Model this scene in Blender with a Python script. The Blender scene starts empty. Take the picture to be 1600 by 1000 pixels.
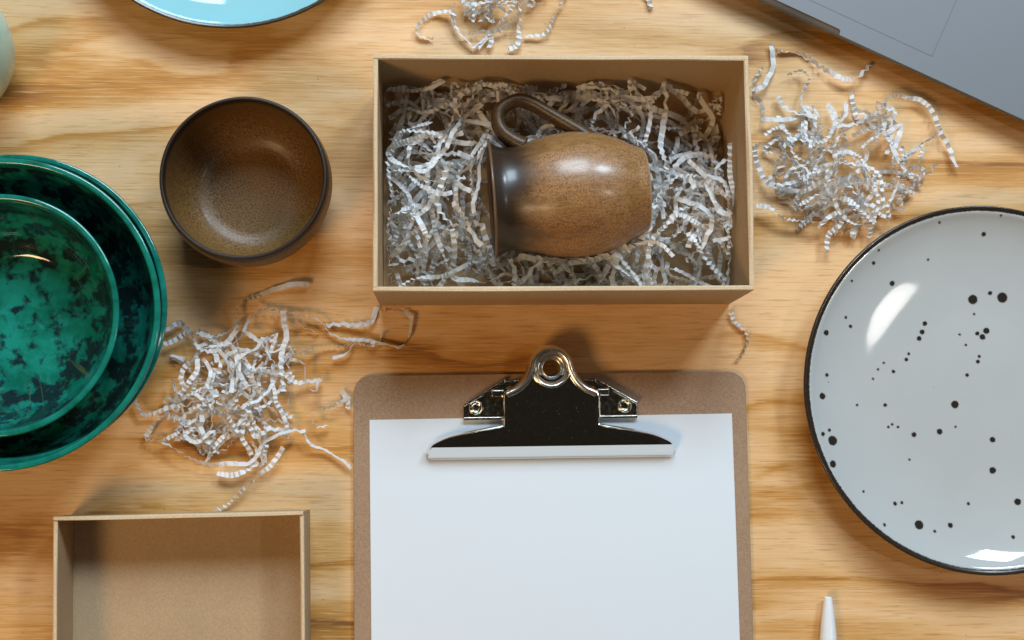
import bpy, math, random
import numpy as np
from mathutils import Vector, Matrix

S = 0.001                       # everything below is measured in millimetres
scene = bpy.context.scene
col = scene.collection

# ------------------------------------------------------------------ camera
FPX, NX, NY, CAMH = 2185.46, 710.04, 723.09, 811.88     # focal length (photo pixels), foot of the plumb line, height
def _axes(F):
    F = F / np.linalg.norm(F); R = np.cross(F, [0, 1, 0]); R /= np.linalg.norm(R)
    return R, np.cross(R, F), F
_F = np.array([(800 - NX) / FPX, (NY - 500) / FPX, -1.0])
for _ in range(8):
    R_, U_, F_ = _axes(_F); d_ = np.array([0, 0, -1.0])
    _F[0] += (800 + FPX * (d_ @ R_) / (d_ @ F_) - NX) / FPX
    _F[1] -= (500 - FPX * (d_ @ U_) / (d_ @ F_) - NY) / FPX
R_, U_, F_ = _axes(_F)
cam_data = bpy.data.cameras.new('camera')
cam = bpy.data.objects.new('camera', cam_data); col.objects.link(cam)
cam.matrix_world = Matrix(((R_[0], U_[0], -F_[0], 0), (R_[1], U_[1], -F_[1], 0), (R_[2], U_[2], -F_[2], CAMH * S), (0, 0, 0, 1)))
cam_data.sensor_width = 36; cam_data.lens = FPX * 36 / 1600
cam_data.clip_start = 0.01; cam_data.clip_end = 20
cam_data.dof.use_dof = True; cam_data.dof.focus_distance = 0.765; cam_data.dof.aperture_fstop = 18.0
scene.camera = cam
def P(px, py, z=0.0):
    """place on the table (mm) of a point of height z that was measured in the photo"""
    d = R_ * (px - 800) / FPX - U_ * (py - 500) / FPX + F_
    t = (z - CAMH) / d[2]
    return np.array([d[0] * t, d[1] * t, z])

# ------------------------------------------------------------------ world + lamps
world = bpy.data.worlds.new('World'); scene.world = world; world.use_nodes = True
bg = world.node_tree.nodes['Background']
bg.inputs[0].default_value = (1.0, 0.80, 0.58, 1); bg.inputs[1].default_value = 0.013
def area(name, loc, target, size, power, color, shape='RECTANGLE', size_y=None, spread=180):
    l = bpy.data.lights.new(name, 'AREA'); l.shape = shape; l.size = size
    if size_y: l.size_y = size_y
    l.energy = power; l.color = color; l.spread = math.radians(spread)
    o = bpy.data.objects.new(name, l); col.objects.link(o); o.location = loc
    o.rotation_euler = (Vector(target) - Vector(loc)).to_track_quat('-Z', 'Y').to_euler()
    return o
area('window_light', (0.06, 1.66, 1.62), (0.0, 0.1, 0.0), 1.05, 47, (0.69, 0.855, 1.0), size_y=0.95)
area('window_light_right', (1.12, 1.55, 1.64), (0.0, 0.1, 0.0), 0.44, 24, (0.69, 0.855, 1.0), size_y=0.44)
area('softbox_right', (1.27, -0.06, 1.75), (0.1, 0.0, 0.0), 0.22, 1.2, (1.0, 0.96, 0.90), 'DISK')
area('softbox_core', (1.265, -0.06, 1.74), (0.1, 0.0, 0.0), 0.08, 1.5, (1.0, 0.96, 0.90), 'DISK')
area('lamp_left', (-0.95, -0.85, 1.45), (0.0, 0.05, 0.0), 0.50, 13.5, (1.0, 0.66, 0.33), size_y=0.50)

vs = scene.view_settings
scene.display_settings.display_device = 'sRGB'
vs.view_transform = 'Standard'; vs.look = 'None'; vs.exposure = 0.14; vs.gamma = 1; vs.use_curve_mapping = False
scene.cycles.use_denoising = True; scene.cycles.adaptive_threshold = 0.02
scene.cycles.max_bounces = 8

# ------------------------------------------------------------------ node helpers
class NT:
    def __init__(s, name, rough=0.5, metallic=0.0, coat=0.0):
        s.m = bpy.data.materials.new(name); s.m.use_nodes = True
        s.t = s.m.node_tree; s.b = s.t.nodes['Principled BSDF']
        s.b.inputs['Roughness'].default_value = rough; s.b.inputs['Metallic'].default_value = metallic
        s.b.inputs['Coat Weight'].default_value = coat; s.b.inputs['Coat Roughness'].default_value = 0.06
        tc = s.n('ShaderNodeTexCoord'); mp = s.n('ShaderNodeVectorMath'); mp.operation = 'SCALE'
        mp.inputs['Scale'].default_value = 1000.0
        s.l(tc.outputs['Object'], mp.inputs[0]); s.co = mp.outputs[0]      # object space in mm
    def n(s, t): return s.t.nodes.new(t)
    def l(s, a, b): s.t.links.new(a, b)
    def put(s, sock, v):
        if isinstance(v, bpy.types.NodeSocket): s.l(v, sock)
        elif isinstance(v, (tuple, list)): sock.default_value = tuple(v) + ((1,) if len(v) == 3 and len(sock.default_value) == 4 else ())
        else: sock.default_value = v
    def math(s, op, a, b=0.0, c=None, clamp=False):
        n = s.n('ShaderNodeMath'); n.operation = op; n.use_clamp = clamp
        s.put(n.inputs[0], a); s.put(n.inputs[1], b)
        if c is not None: s.put(n.inputs[2], c)
        return n.outputs[0]
    def scaled(s, v, sc):
        n = s.n('ShaderNodeVectorMath'); n.operation = 'MULTIPLY'; s.put(n.inputs[0], v); n.inputs[1].default_value = sc
        return n.outputs[0]
    def added(s, v, w):
        n = s.n('ShaderNodeVectorMath'); n.operation = 'ADD'; s.put(n.inputs[0], v); s.put(n.inputs[1], w)
        return n.outputs[0]
    def noise(s, v, scale=1.0, detail=3.0, rough=0.55, dist=0.0, color=False):
        n = s.n('ShaderNodeTexNoise'); s.put(n.inputs['Vector'], v); n.inputs['Scale'].default_value = scale
        n.inputs['Detail'].default_value = detail; n.inputs['Roughness'].default_value = rough; n.inputs['Distortion'].default_value = dist
        return n.outputs['Color' if color else 'Fac']
    def voro(s, v, scale=1.0, feature='F1', out='Distance'):
        n = s.n('ShaderNodeTexVoronoi'); n.feature = feature; s.put(n.inputs['Vector'], v); n.inputs['Scale'].default_value = scale
        return n.outputs[out]
    def ramp(s, f, stops, interp='LINEAR'):
        n = s.n('ShaderNodeValToRGB'); e = n.color_ramp.elements; n.color_ramp.interpolation = interp
        while len(e) < len(stops): e.new(0.5)
        for k, (p, c) in zip(e, stops):
            k.position = p; k.color = (c if isinstance(c, tuple) else (c, c, c)) + (1,)
        s.put(n.inputs[0], f); return n.outputs[0]
    def rng(s, v, a, b, c=0.0, d=1.0):
        n = s.n('ShaderNodeMapRange'); n.interpolation_type = 'SMOOTHSTEP'; s.put(n.inputs[0], v)
        for k, x in zip((1, 2, 3, 4), (a, b, c, d)): n.inputs[k].default_value = x
        return n.outputs[0]
    def mix(s, f, a, b, mode='MIX'):
        n = s.n('ShaderNodeMix'); n.data_type = 'RGBA'; n.blend_type = mode
        s.put(n.inputs[0], f); s.put(n.inputs[6], a); s.put(n.inputs[7], b); return n.outputs[2]
    def xyz(s, v):
        n = s.n('ShaderNodeSeparateXYZ'); s.put(n.inputs[0], v); return n.outputs
    def comb(s, x, y, z=0.0):
        n = s.n('ShaderNodeCombineXYZ'); s.put(n.inputs[0], x); s.put(n.inputs[1], y); s.put(n.inputs[2], z); return n.outputs[0]
    def color(s, c): s.put(s.b.inputs['Base Color'], c)
    def rough(s, c): s.put(s.b.inputs['Roughness'], c)
    def bump(s, h, dist_mm, strength=1.0):
        n = s.n('ShaderNodeBump'); n.inputs['Strength'].default_value = strength; n.inputs['Distance'].default_value = dist_mm * S
        s.put(n.inputs['Height'], h); s.l(n.outputs[0], s.b.inputs['Normal'])
        s.l(n.outputs[0], s.b.inputs['Coat Normal']) if False else None

# ------------------------------------------------------------------ materials
def mat_wood():
    t = NT('pine_plywood', 0.42); x, y, z = t.xyz(t.co)
    w1 = t.math('SUBTRACT', t.noise(t.scaled(t.co, (1/260, 1/85, 1)), 1, 2, 0.5), 0.5)
    w2 = t.math('SUBTRACT', t.noise(t.scaled(t.co, (1/70, 1/16, 1)), 1, 3, 0.6), 0.5)
    fib = t.noise(t.scaled(t.co, (1/70, 1/1.3, 1)), 1, 4, 0.65)
    fib2 = t.noise(t.scaled(t.co, (1/26, 1/0.75, 1)), 1, 2, 0.6)
    yy = t.math('MULTIPLY_ADD', w1, 170.0, y); yy = t.math('MULTIPLY_ADD', w2, 15.0, yy)
    yy = t.math('MULTIPLY_ADD', t.math('SUBTRACT', fib, 0.5), 10.0, yy)
    # growth rings cut by the veneer knife: wide pale earlywood, an orange latewood edge that comes and goes
    gap = t.noise(t.scaled(t.added(t.co, (700, 40, 0)), (1/600, 1/120, 1)), 1, 1)
    ring = t.math('FRACT', t.math('MULTIPLY_ADD', gap, 1.6, t.math('MULTIPLY', yy, 1/58.0)))
    late = t.ramp(ring, [(0.0, 0.60), (0.03, 0.22), (0.2, 0.06), (0.5, 0.0), (0.70, 0.14), (0.90, 0.50), (0.965, 0.8), (1.0, 0.8)])
    stren = t.rng(t.noise(t.scaled(t.added(t.co, (310, 77, 0)), (1/170, 1/45, 1)), 1, 3, 0.55), 0.30, 0.60, 0.0, 1.0)
    stren = t.math('ADD', stren, t.math('MULTIPLY', t.math('MULTIPLY', t.rng(y, 30, -60), t.rng(x, -80, 220, 0.35, 1)), 0.45))
    late = t.math('MULTIPLY', late, stren)
    broad = t.rng(t.noise(t.scaled(t.added(t.co, (90, 410, 0)), (1/190, 1/34, 1)), 1, 4, 0.55, 0.4), 0.40, 0.66)
    v = t.math('ADD', t.math('MULTIPLY', late, 0.72), t.math('MULTIPLY', broad, 0.42))
    v = t.math('ADD', v, t.math('MULTIPLY', t.math('SUBTRACT', fib2, 0.5), 0.42))
    v = t.math('ADD', v, t.math('MULTIPLY', t.math('SUBTRACT', fib, 0.5), 0.62), clamp=True)
    c = t.ramp(v, [(0.0, (0.765, 0.475, 0.235)), (0.25, (0.665, 0.368, 0.135)), (0.55, (0.51, 0.226, 0.042)), (1.0, (0.24, 0.086, 0.014))])
    # fine dark checks along the grain
    chk = t.rng(t.noise(t.scaled(t.added(t.co, (5, 9, 0)), (1/38, 1/0.9, 1)), 1, 1, 0.4), 0.72, 0.80)
    chk = t.math('MULTIPLY', chk, t.rng(t.noise(t.scaled(t.co, (1/80, 1/50, 1)), 1, 1), 0.5, 0.62))
    c = t.mix(t.math('MULTIPLY', chk, 0.55), c, (0.16, 0.065, 0.02))
    pore = t.rng(t.noise(t.scaled(t.added(t.co, (17, 3, 0)), (1/24, 1/1.15, 1)), 1, 3, 0.6), 0.56, 0.64)
    c = t.mix(t.math('MULTIPLY', pore, 0.36), c, (0.30, 0.125, 0.028))
    lite = t.rng(t.noise(t.scaled(t.added(t.co, (170, 33, 0)), (1/30, 1/1.2, 1)), 1, 3, 0.6), 0.56, 0.66)
    c = t.mix(t.math('MULTIPLY', lite, 0.36), c, (0.80, 0.56, 0.30))
    dots = t.math('LESS_THAN', t.voro(t.scaled(t.co, (1/16, 1/11, 1)), 1), 0.035)
    c = t.mix(t.math('MULTIPLY', dots, 0.5), c, (0.12, 0.05, 0.02))
    t.color(c)
    t.rough(t.rng(fib, 0.2, 0.8, 0.36, 0.52)); t.bump(t.math('ADD', fib, t.math('MULTIPLY', fib2, 0.5)), 0.12, 0.5)
    return t.m

def mat_kraft(name, base, var=0.12, dark=(0.20, 0.11, 0.05)):
    t = NT(name, 0.72)
    n1 = t.noise(t.scaled(t.co, (1/1.1,)*3), 1, 3, 0.65); n2 = t.noise(t.scaled(t.co, (1/28,)*3), 1, 3, 0.5)
    n3 = t.noise(t.scaled(t.co, (1/0.5, 1/6, 1/0.5)), 1, 2, 0.6)
    c = t.mix(t.rng(n1, 0.3, 0.75, 0, 1), tuple(b * (1 - var) for b in base), tuple(min(1, b * (1 + var)) for b in base))
    c = t.mix(t.rng(n2, 0.3, 0.7, 0, 0.30), c, tuple(b * 0.82 for b in base))
    spk = t.rng(t.noise(t.scaled(t.co, (1/0.7,)*3), 1, 1, 0.5), 0.70, 0.78)
    c = t.mix(t.math('MULTIPLY', spk, 0.45), c, dark)
    t.color(c); t.bump(t.math('ADD', n1, t.math('MULTIPLY', n3, 0.6)), 0.10, 0.5)
    return t.m

def mat_hardboard():
    t = NT('hardboard', 0.55)
    n1 = t.noise(t.scaled(t.co, (1/0.9,)*3), 1, 3, 0.7); n2 = t.noise(t.scaled(t.co, (1/40,)*3), 1, 3, 0.5)
    c = t.mix(t.rng(n1, 0.28, 0.75), (0.255, 0.152, 0.083), (0.41, 0.268, 0.165))
    c = t.mix(t.rng(n2, 0.3, 0.7, 0, 0.35), c, (0.36, 0.225, 0.14))
    spk = t.rng(t.noise(t.scaled(t.co, (1/1.3,)*3), 1, 1, 0.5), 0.71, 0.77)
    c = t.mix(t.math('MULTIPLY', spk, 0.35), c, (0.10, 0.05, 0.028))
    t.color(c); t.bump(n1, 0.08, 0.4); return t.m

def mat_paper():
    t = NT('white_paper', 0.75); n = t.noise(t.scaled(t.co, (1/0.6,)*3), 1, 3, 0.6)
    t.color(t.mix(n, (0.665, 0.705, 0.74), (0.70, 0.74, 0.775))); t.bump(t.noise(t.scaled(t.co, (1/45,)*3), 1, 2), 0.5, 0.5); return t.m

def mat_crinkle():
    t = NT('crinkle_paper', 0.7)
    oi = t.n('ShaderNodeObjectInfo').outputs['Random']
    c = t.mix(oi, (0.83, 0.83, 0.825), (0.72, 0.715, 0.705)); n = t.noise(t.scaled(t.co, (1/1.5,)*3), 1, 2)
    t.color(t.mix(t.math('MULTIPLY', n, 0.3), c, (0.66, 0.64, 0.61)))
    # thin paper lets some light through
    tr = t.n('ShaderNodeBsdfTranslucent'); tr.inputs[0].default_value = (0.78, 0.76, 0.72, 1)
    mx = t.n('ShaderNodeMixShader'); mx.inputs[0].default_value = 0.22
    out = t.t.nodes['Material Output']; t.l(t.b.outputs[0], mx.inputs[1]); t.l(tr.outputs[0], mx.inputs[2]); t.l(mx.outputs[0], out.inputs[0])
    return t.m

def mat_chrome():
    t = NT('chrome', 0.06, 1.0); t.color((0.82, 0.81, 0.78))
    n = t.noise(t.scaled(t.co, (1/3.0,)*3), 1, 4, 0.6); t.rough(t.rng(n, 0.3, 0.8, 0.04, 0.13))
    dust = t.noise(t.scaled(t.co, (1/0.55,)*3), 1, 1, 0.5); d = t.rng(dust, 0.745, 0.78)
    t.put(t.b.inputs['Metallic'], t.math('SUBTRACT', 1.0, t.math('MULTIPLY', d, 0.25)))
    t.bump(t.noise(t.scaled(t.co, (1/22,)*3), 1, 2), 0.12, 0.4); return t.m

def mat_nickel():
    t = NT('nickel_plate', 0.16, 1.0); t.color((0.66, 0.62, 0.52))
    n = t.noise(t.scaled(t.co, (1/2.5,)*3), 1, 4, 0.6); t.rough(t.rng(n, 0.3, 0.8, 0.1, 0.26)); return t.m

def mat_aluminium():
    t = NT('anodised_aluminium', 0.55, 0.35); n = t.noise(t.scaled(t.co, (1/0.25,)*3), 1, 2)
    t.color(t.mix(n, (0.165, 0.17, 0.178), (0.195, 0.20, 0.208))); return t.m

def simple(name, c, rough, metallic=0.0, coat=0.0):
    t = NT(name, rough, metallic, coat); n = t.noise(t.scaled(t.co, (1/7,)*3), 1, 3)
    t.color(t.mix(n, tuple(v * 0.93 for v in c), tuple(min(1, v * 1.06) for v in c))); return t.m

def radial(t):
    x, y, z = t.xyz(t.co)
    r = t.math('SQRT', t.math('ADD', t.math('MULTIPLY', x, x), t.math('MULTIPLY', y, y)))
    return x, y, z, r

def mat_brown_bowl(name, r_rim, z_rim, dim=1.0):
    t = NT(name, 0.46, 0, 0.10); x, y, z, r = radial(t); t.b.inputs['Coat Roughness'].default_value = 0.2
    n1 = t.noise(t.scaled(t.co, (1/0.95,)*3), 1, 3, 0.7); n2 = t.noise(t.scaled(t.co, (1/16,)*3), 1, 3, 0.5); n3 = t.noise(t.scaled(t.co, (1/2.0,)*3), 1, 2, 0.6)
    c = t.mix(t.rng(n1, 0.30, 0.72), (0.046 * dim, 0.019 * dim, 0.005 * dim), (0.275 * dim, 0.140 * dim, 0.042 * dim))
    c = t.mix(t.rng(n2, 0.35, 0.7, 0, 0.45), c, (0.15 * dim, 0.080 * dim, 0.018 * dim))
    c = t.mix(t.math('MULTIPLY', t.rng(n3, 0.60, 0.70), 0.5), c, (0.045, 0.024, 0.010))
    zz = t.math('MULTIPLY_ADD', t.math('SUBTRACT', n2, 0.5), 3.0, z)
    c = t.mix(t.rng(zz, z_rim - 8.5, z_rim - 2.6), c, (0.022, 0.013, 0.009))
    t.color(c); t.bump(n1, 0.07, 0.35); t.b.inputs['Specular IOR Level'].default_value = 0.36; return t.m

def mat_mug(L):
    t = NT('mug_glaze', 0.42, 0, 0.50); t.b.inputs['Coat Roughness'].default_value = 0.20; x, y, z, r = radial(t)     # local z runs from foot (0) to lip (L)
    n1 = t.noise(t.scaled(t.co, (1/0.8,)*3), 1, 3, 0.7); n2 = t.noise(t.scaled(t.co, (1/14, 1/14, 1/30)), 1, 3, 0.55); n3 = t.noise(t.scaled(t.co, (1/1.4, 1/1.4, 1/9)), 1, 3, 0.6)
    c = t.mix(t.rng(n1, 0.30, 0.72), (0.13, 0.052, 0.014), (0.50, 0.260, 0.110))
    c = t.mix(t.rng(n2, 0.42, 0.66, 0, 0.55), c, (0.22, 0.10, 0.022))
    c = t.mix(t.rng(n3, 0.46, 0.66, 0, 0.45), c, (0.40, 0.20, 0.055)); c = t.mix(t.rng(n3, 0.50, 0.32, 0, 0.40), c, (0.13, 0.058, 0.016))
    zz = t.math('ADD', t.math('MULTIPLY_ADD', t.math('SUBTRACT', n2, 0.5), 26.0, z), t.math('MULTIPLY', t.math('SUBTRACT', n3, 0.5), 9.0))
    c = t.mix(t.rng(zz, L - 34, L - 8, 0, 0.95), c, (0.014, 0.008, 0.005))
    c = t.mix(t.rng(z, L - 1.6, L - 0.6, 0, 0.6), c, (0.22, 0.12, 0.06))
    c = t.mix(t.rng(z, 1.4, 0.4, 0, 0.7), c, (0.42, 0.30, 0.19))
    t.color(c); t.bump(n1, 0.05, 0.3); return t.m

def mat_green(name, seed, r_floor, r_rim, z_rim, black, streaks):
    t = NT(name, 0.10, 0, 0.6); x, y, z, r = radial(t); t.b.inputs['Coat Roughness'].default_value = 0.03
    co = t.added(t.co, (seed * 37.1, seed * 11.3, seed * 5.7))
    ang = t.math('ARCTAN2', y, x)
    n1 = t.noise(t.scaled(co, (1/20,)*3), 1, 4, 0.6); n2 = t.noise(t.scaled(co, (1/9,)*3), 1, 3, 0.6, 0.8); n3 = t.noise(t.scaled(co, (1/1.6,)*3), 1, 2)
    c = t.mix(t.rng(n1, 0.35, 0.65), (0.004, 0.125, 0.078), (0.011, 0.225, 0.170))
    c = t.mix(t.rng(n2, 0.52, 0.72, 0, 0.6), c, (0.018, 0.25, 0.21))
    wall = t.rng(t.math('MULTIPLY_ADD', t.math('SUBTRACT', n2, 0.5), r_floor * 0.5, r), r_floor * 0.62, r_floor * 1.28)
    rimw = t.rng(z, z_rim - 6, z_rim - 1)
    # dark mottles; denser on the wall for run glaze plus painted-in shade
    thr = t.math('MULTIPLY_ADD', wall, black, 0.405)
    thr = t.math('MULTIPLY_ADD', rimw, -0.30, thr)
    d = t.math('SUBTRACT', thr, t.noise(t.scaled(t.added(co, (51, 7, 3)), (1/10,)*3), 1, 3, 0.6, 0.15))
    blk = t.rng(d, -0.085, 0.065)
    c = t.mix(t.math('MULTIPLY', blk, 0.94), c, t.mix(n3, (0.003, 0.010, 0.012), (0.014, 0.020, 0.026)))
    # ochre drips on the wall
    st = t.noise(t.comb(t.math('MULTIPLY', ang, 15.0), t.math('MULTIPLY', r, 1/34.0), seed), 1, 2, 0.5, 0.5)
    drip = t.math('MULTIPLY', t.rng(st, 0.60, 0.74), t.math('MULTIPLY', wall, t.math('SUBTRACT', 1.0, rimw)))
    c = t.mix(t.math('MULTIPLY', drip, streaks), c, (0.10, 0.16, 0.06))
    run = t.noise(t.comb(t.math('MULTIPLY', ang, 7.0), t.math('MULTIPLY', r, 1/50.0), seed + 9.0), 1, 4, 0.65)
    c = t.mix(t.math('MULTIPLY', rimw, 0.5), c, t.ramp(run, [(0.30, (0.002, 0.030, 0.022)), (0.46, (0.007, 0.13, 0.088)), (0.62, (0.012, 0.21, 0.16)), (0.8, (0.05, 0.28, 0.2))]))
    t.color(c); t.bump(n2, 0.22, 0.35); return t.m

def mat_speckled(name, base, rim_r, dots, rim_color, small=0.055, rim_w=4.0, cell=15.0):
    t = NT(name, 0.05, 0, 0.15); x, y, z, r = radial(t); t.b.inputs['Coat Roughness'].default_value = 0.05
    n1 = t.noise(t.scaled(t.co, (1/30,)*3), 1, 3, 0.5); n2 = t.noise(t.scaled(t.co, (1/1.2,)*3), 1, 2, 0.5)
    c = t.mix(n1, tuple(v * 0.95 for v in base), tuple(v * 1.04 for v in base))
    flat = t.comb(x, y, 0.0)
    wob = t.math('MULTIPLY', t.math('SUBTRACT', n2, 0.5), 0.9)
    dist = None
    for (dx, dy, dr) in dots:
        n = t.n('ShaderNodeVectorMath'); n.operation = 'DISTANCE'; t.l(flat, n.inputs[0]); n.inputs[1].default_value = (dx, dy, 0)
        e = t.math('SUBTRACT', n.outputs['Value'], dr)
        dist = e if dist is None else t.math('MINIMUM', dist, e)
    sp = t.math('SUBTRACT', t.voro(t.scaled(flat, (1/cell,)*3), 1), t.math('MULTIPLY', t.noise(t.scaled(flat, (1/9,)*3), 1, 1), small))
    spk = t.math('MULTIPLY', t.rng(sp, 0.012, -0.004), 0.6)
    c = t.mix(spk, c, (0.055, 0.050, 0.045))
    if dist is not None:
        dist = t.math('ADD', dist, wob)
        c = t.mix(t.rng(dist, 0.75, 0.0, 0, 0.5), c, (0.25, 0.21, 0.16))
        c = t.mix(t.rng(dist, 0.20, -0.25), c, (0.026, 0.023, 0.020))
    if rim_r:
        rr = t.math('ADD', r, t.math('MULTIPLY', t.math('SUBTRACT', t.noise(t.scaled(t.co, (1/1.0,)*3), 1, 3, 0.7), 0.5), 1.6))
        rm = t.rng(rr, rim_r - rim_w - 0.3, rim_r - rim_w + 0.3)
        c = t.mix(rm, c, t.mix(t.noise(t.scaled(t.co, (1/2.2,)*3), 1, 3, 0.6), tuple(v * 0.6 for v in rim_color), tuple(v * 1.5 for v in rim_color)))
        t.rough(t.rng(rm, 0, 1, 0.05, 0.16))
    t.color(c); t.bump(t.noise(t.scaled(t.co, (1/35,)*3), 1, 2), 0.30, 0.35); return t.m

M = dict(wood=mat_wood(), kraft=mat_kraft('kraft_board', (0.50, 0.335, 0.175)), kraft_edge=mat_kraft('kraft_edge', (0.66, 0.48, 0.29)),
         lid=mat_kraft('kraft_lid', (0.43, 0.290, 0.160)), hard=mat_hardboard(), paper=mat_paper(), crinkle=mat_crinkle(), chrome=mat_chrome(), chrome_soft=simple('soft_chrome', (0.86, 0.84, 0.79), 0.26, 1.0), nickel=mat_nickel(),
         alu=mat_aluminium(), black=simple('black_rubber', (0.012, 0.012, 0.013), 0.5), seam=simple('seam_dark', (0.10, 0.11, 0.12), 0.5),
         white_plastic=simple('white_plastic', (0.78, 0.78, 0.77), 0.25))

# ------------------------------------------------------------------ mesh helpers
def obj(name, verts, faces, mat, parent=None, smooth=False, loc=None, rot=None):
    me = bpy.data.meshes.new(name)
    me.from_pydata([(v[0] * S, v[1] * S, v[2] * S) for v in verts], [], faces); me.validate(); me.update()
    me.materials.append(M[mat] if isinstance(mat, str) else mat)
    if smooth:
        me.polygons.foreach_set('use_smooth', [True] * len(me.polygons))
        if smooth is not True: me.set_sharp_from_angle(angle=math.radians(smooth))
    o = bpy.data.objects.new(name, me); col.objects.link(o)
    if parent: o.parent = parent
    if loc is not None: o.location = [c * S for c in loc]
    if rot is not None: o.rotation_euler = rot
    return o
def empty(name, label, cat, loc=(0, 0, 0), rz=0.0, group=None):
    o = bpy.data.objects.new(name, None); col.objects.link(o); o.empty_display_size = 0.01
    o.location = [c * S for c in loc]; o.rotation_euler = (0, 0, rz); tag(o, label, cat, group); return o
def tag(o, label, cat, group=None):
    o['label'] = label; o['category'] = cat
    if group: o['group'] = group
    return o
def bevel(o, w, seg=2, angle=40):
    m = o.modifiers.new('bevel', 'BEVEL'); m.width = w * S; m.segments = seg; m.limit_method = 'ANGLE'; m.angle_limit = math.radians(angle); m.harden_normals = True
    for p in o.data.polygons: p.use_smooth = True
    return o
def catmull(pts, n=8, closed=False):
    p = np.array(pts, float); out = []
    N = len(p); rngk = range(N if closed else N - 1)
    for i in rngk:
        if closed: a, b, c, d = p[(i - 1) % N], p[i], p[(i + 1) % N], p[(i + 2) % N]
        else: a, b, c, d = p[max(i - 1, 0)], p[i], p[i + 1], p[min(i + 2, N - 1)]
        for k in range(n):
            t = k / n
            out.append(0.5 * ((2 * b) + (-a + c) * t + (2 * a - 5 * b + 4 * c - d) * t * t + (-a + 3 * b - 3 * c + d) * t ** 3))
    if not closed: out.append(p[-1])
    return np.array(out)
def lathe(name, prof, mat, parent=None, seg=128, wob=0.003, seed=0, sub=6, **kw):
    pr = catmull(prof, sub); rnd = random.Random(seed); ph = [rnd.uniform(0, 6.28) for _ in range(3)]
    verts, faces = [], []
    for (r, z) in pr:
        for k in range(seg):
            a = 2 * math.pi * k / seg
            w = 1 + wob * (math.sin(2 * a + ph[0]) + 0.5 * math.sin(3 * a + ph[1]) + 0.3 * math.sin(5 * a + ph[2]))
            verts.append((max(r, 0) * w * math.cos(a), max(r, 0) * w * math.sin(a), z))
    n = len(pr)
    for i in range(n - 1):
        for k in range(seg):
            a, b = i * seg + k, i * seg + (k + 1) % seg
            faces.append((a, b, b + seg, a + seg))
    o = obj(name, verts, faces, mat, parent, True, **kw)
    return o
def box(name, x0, x1, y0, y1, z0, z1, mat, parent=None, bev=0.0, seg=2):
    v = [(x, y, z) for z in (z0, z1) for y in (y0, y1) for x in (x0, x1)]
    f = [(0, 2, 3, 1), (4, 5, 7, 6), (0, 1, 5, 4), (2, 6, 7, 3), (0, 4, 6, 2), (1, 3, 7, 5)]
    o = obj(name, v, f, mat, parent)
    if bev: bevel(o, bev, seg)
    return o
def prism(name, outline, z0, z1, mat, parent=None, bev=0.0, seg=2):
    n = len(outline)
    v = [(x, y, z0) for x, y in outline] + [(x, y, z1) for x, y in outline]
    f = [tuple(range(n - 1, -1, -1)), tuple(range(n, 2 * n))] + [(i, (i + 1) % n, n + (i + 1) % n, n + i) for i in range(n)]
    o = obj(name, v, f, mat, parent)
    if bev: bevel(o, bev, seg, 50)
    return o
def tube(pts, radii, seg=14, flat=None):
    """swept tube; radii: list of (across, up) half sizes"""
    p = np.array(pts); n = len(p); T = np.gradient(p, axis=0); T /= np.linalg.norm(T, axis=1)[:, None]
    N = np.array(flat if flat is not None else (0, 0, 1.0)); verts, faces = [], []
    for i in range(n):
        N = N - T[i] * (N @ T[i]); N /= np.linalg.norm(N); B = np.cross(T[i], N)
        for k in range(seg):
            a = 2 * math.pi * k / seg
            verts.append(p[i] + B * math.cos(a) * radii[i][0] + N * math.sin(a) * radii[i][1])
    for i in range(n - 1):
        for k in range(seg):
            a, b = i * seg + k, i * seg + (k + 1) % seg
            faces.append((a, b, b + seg, a + seg))
    faces += [tuple(range(seg - 1, -1, -1)), tuple(range((n - 1) * seg, n * seg))]
    return verts, faces

# ------------------------------------------------------------------ the table
tb = box('tabletop', -750, 850, -520, 720, -18, 0, 'wood'); tb['kind'] = 'structure'
tb['label'] = 'pale orange pine plywood tabletop with horizontal grain'

# ------------------------------------------------------------------ open box
BW, BD, BH, BT = 205.0, 129.2, 69.1, 2.2
bx = empty('cardboard_box', 'open kraft cardboard box holding a brown mug in shredded paper', 'box', (58.2, 156.6, 0), 0.009)
def wavy_wall(name, length, h, th, mat, parent, loc, rz, seed, bow=0.6, rimwob=0.42, z0=0.0, nx=28):
    """upright panel along local x, inner face towards +y, with a slightly bowed face and a soft, uneven rim"""
    rnd = random.Random(seed); a, b, c = (rnd.uniform(0, 6.28) for _ in range(3)); prof = [(0, z0), (th, z0), (th, h - 0.7), (th - 0.5, h), (0.5, h), (0, h - 0.7)]
    zz = [0, 0.35, 0.7]
    secs = [(0, z0), (th, z0)] + [(th, z0 + (h - z0 - 0.8) * k) for k in (0.33, 0.66, 1)] + [(th * 0.78, h), (th * 0.22, h)] + [(0, z0 + (h - z0 - 0.8) * k) for k in (1, 0.66, 0.33)]
    v, f = [], []
    m = len(secs)
    for i in range(nx + 1):
        u = i / nx; x = -length / 2 + length * u
        for (yy, z) in secs:
            hz = (z - z0) / (h - z0)
            dy = bow * math.sin(math.pi * u) * hz ** 1.5 * 1.0 + 0.12 * math.sin(9 * u + a) * hz
            dz = rimwob * (math.sin(7 * u + b) + 0.6 * math.sin(17 * u + c)) * hz ** 3
            v.append((x, yy + dy, z + dz))
    for i in range(nx):
        for k in range(m):
            q = i * m + k; q2 = i * m + (k + 1) % m
            f.append((q, q + m, q2 + m, q2))
    f += [tuple(range(m)), tuple(range(nx * m + m - 1, nx * m - 1, -1))]
    return obj(name, v, f, mat, parent, False, loc, (0, 0, rz))
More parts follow.
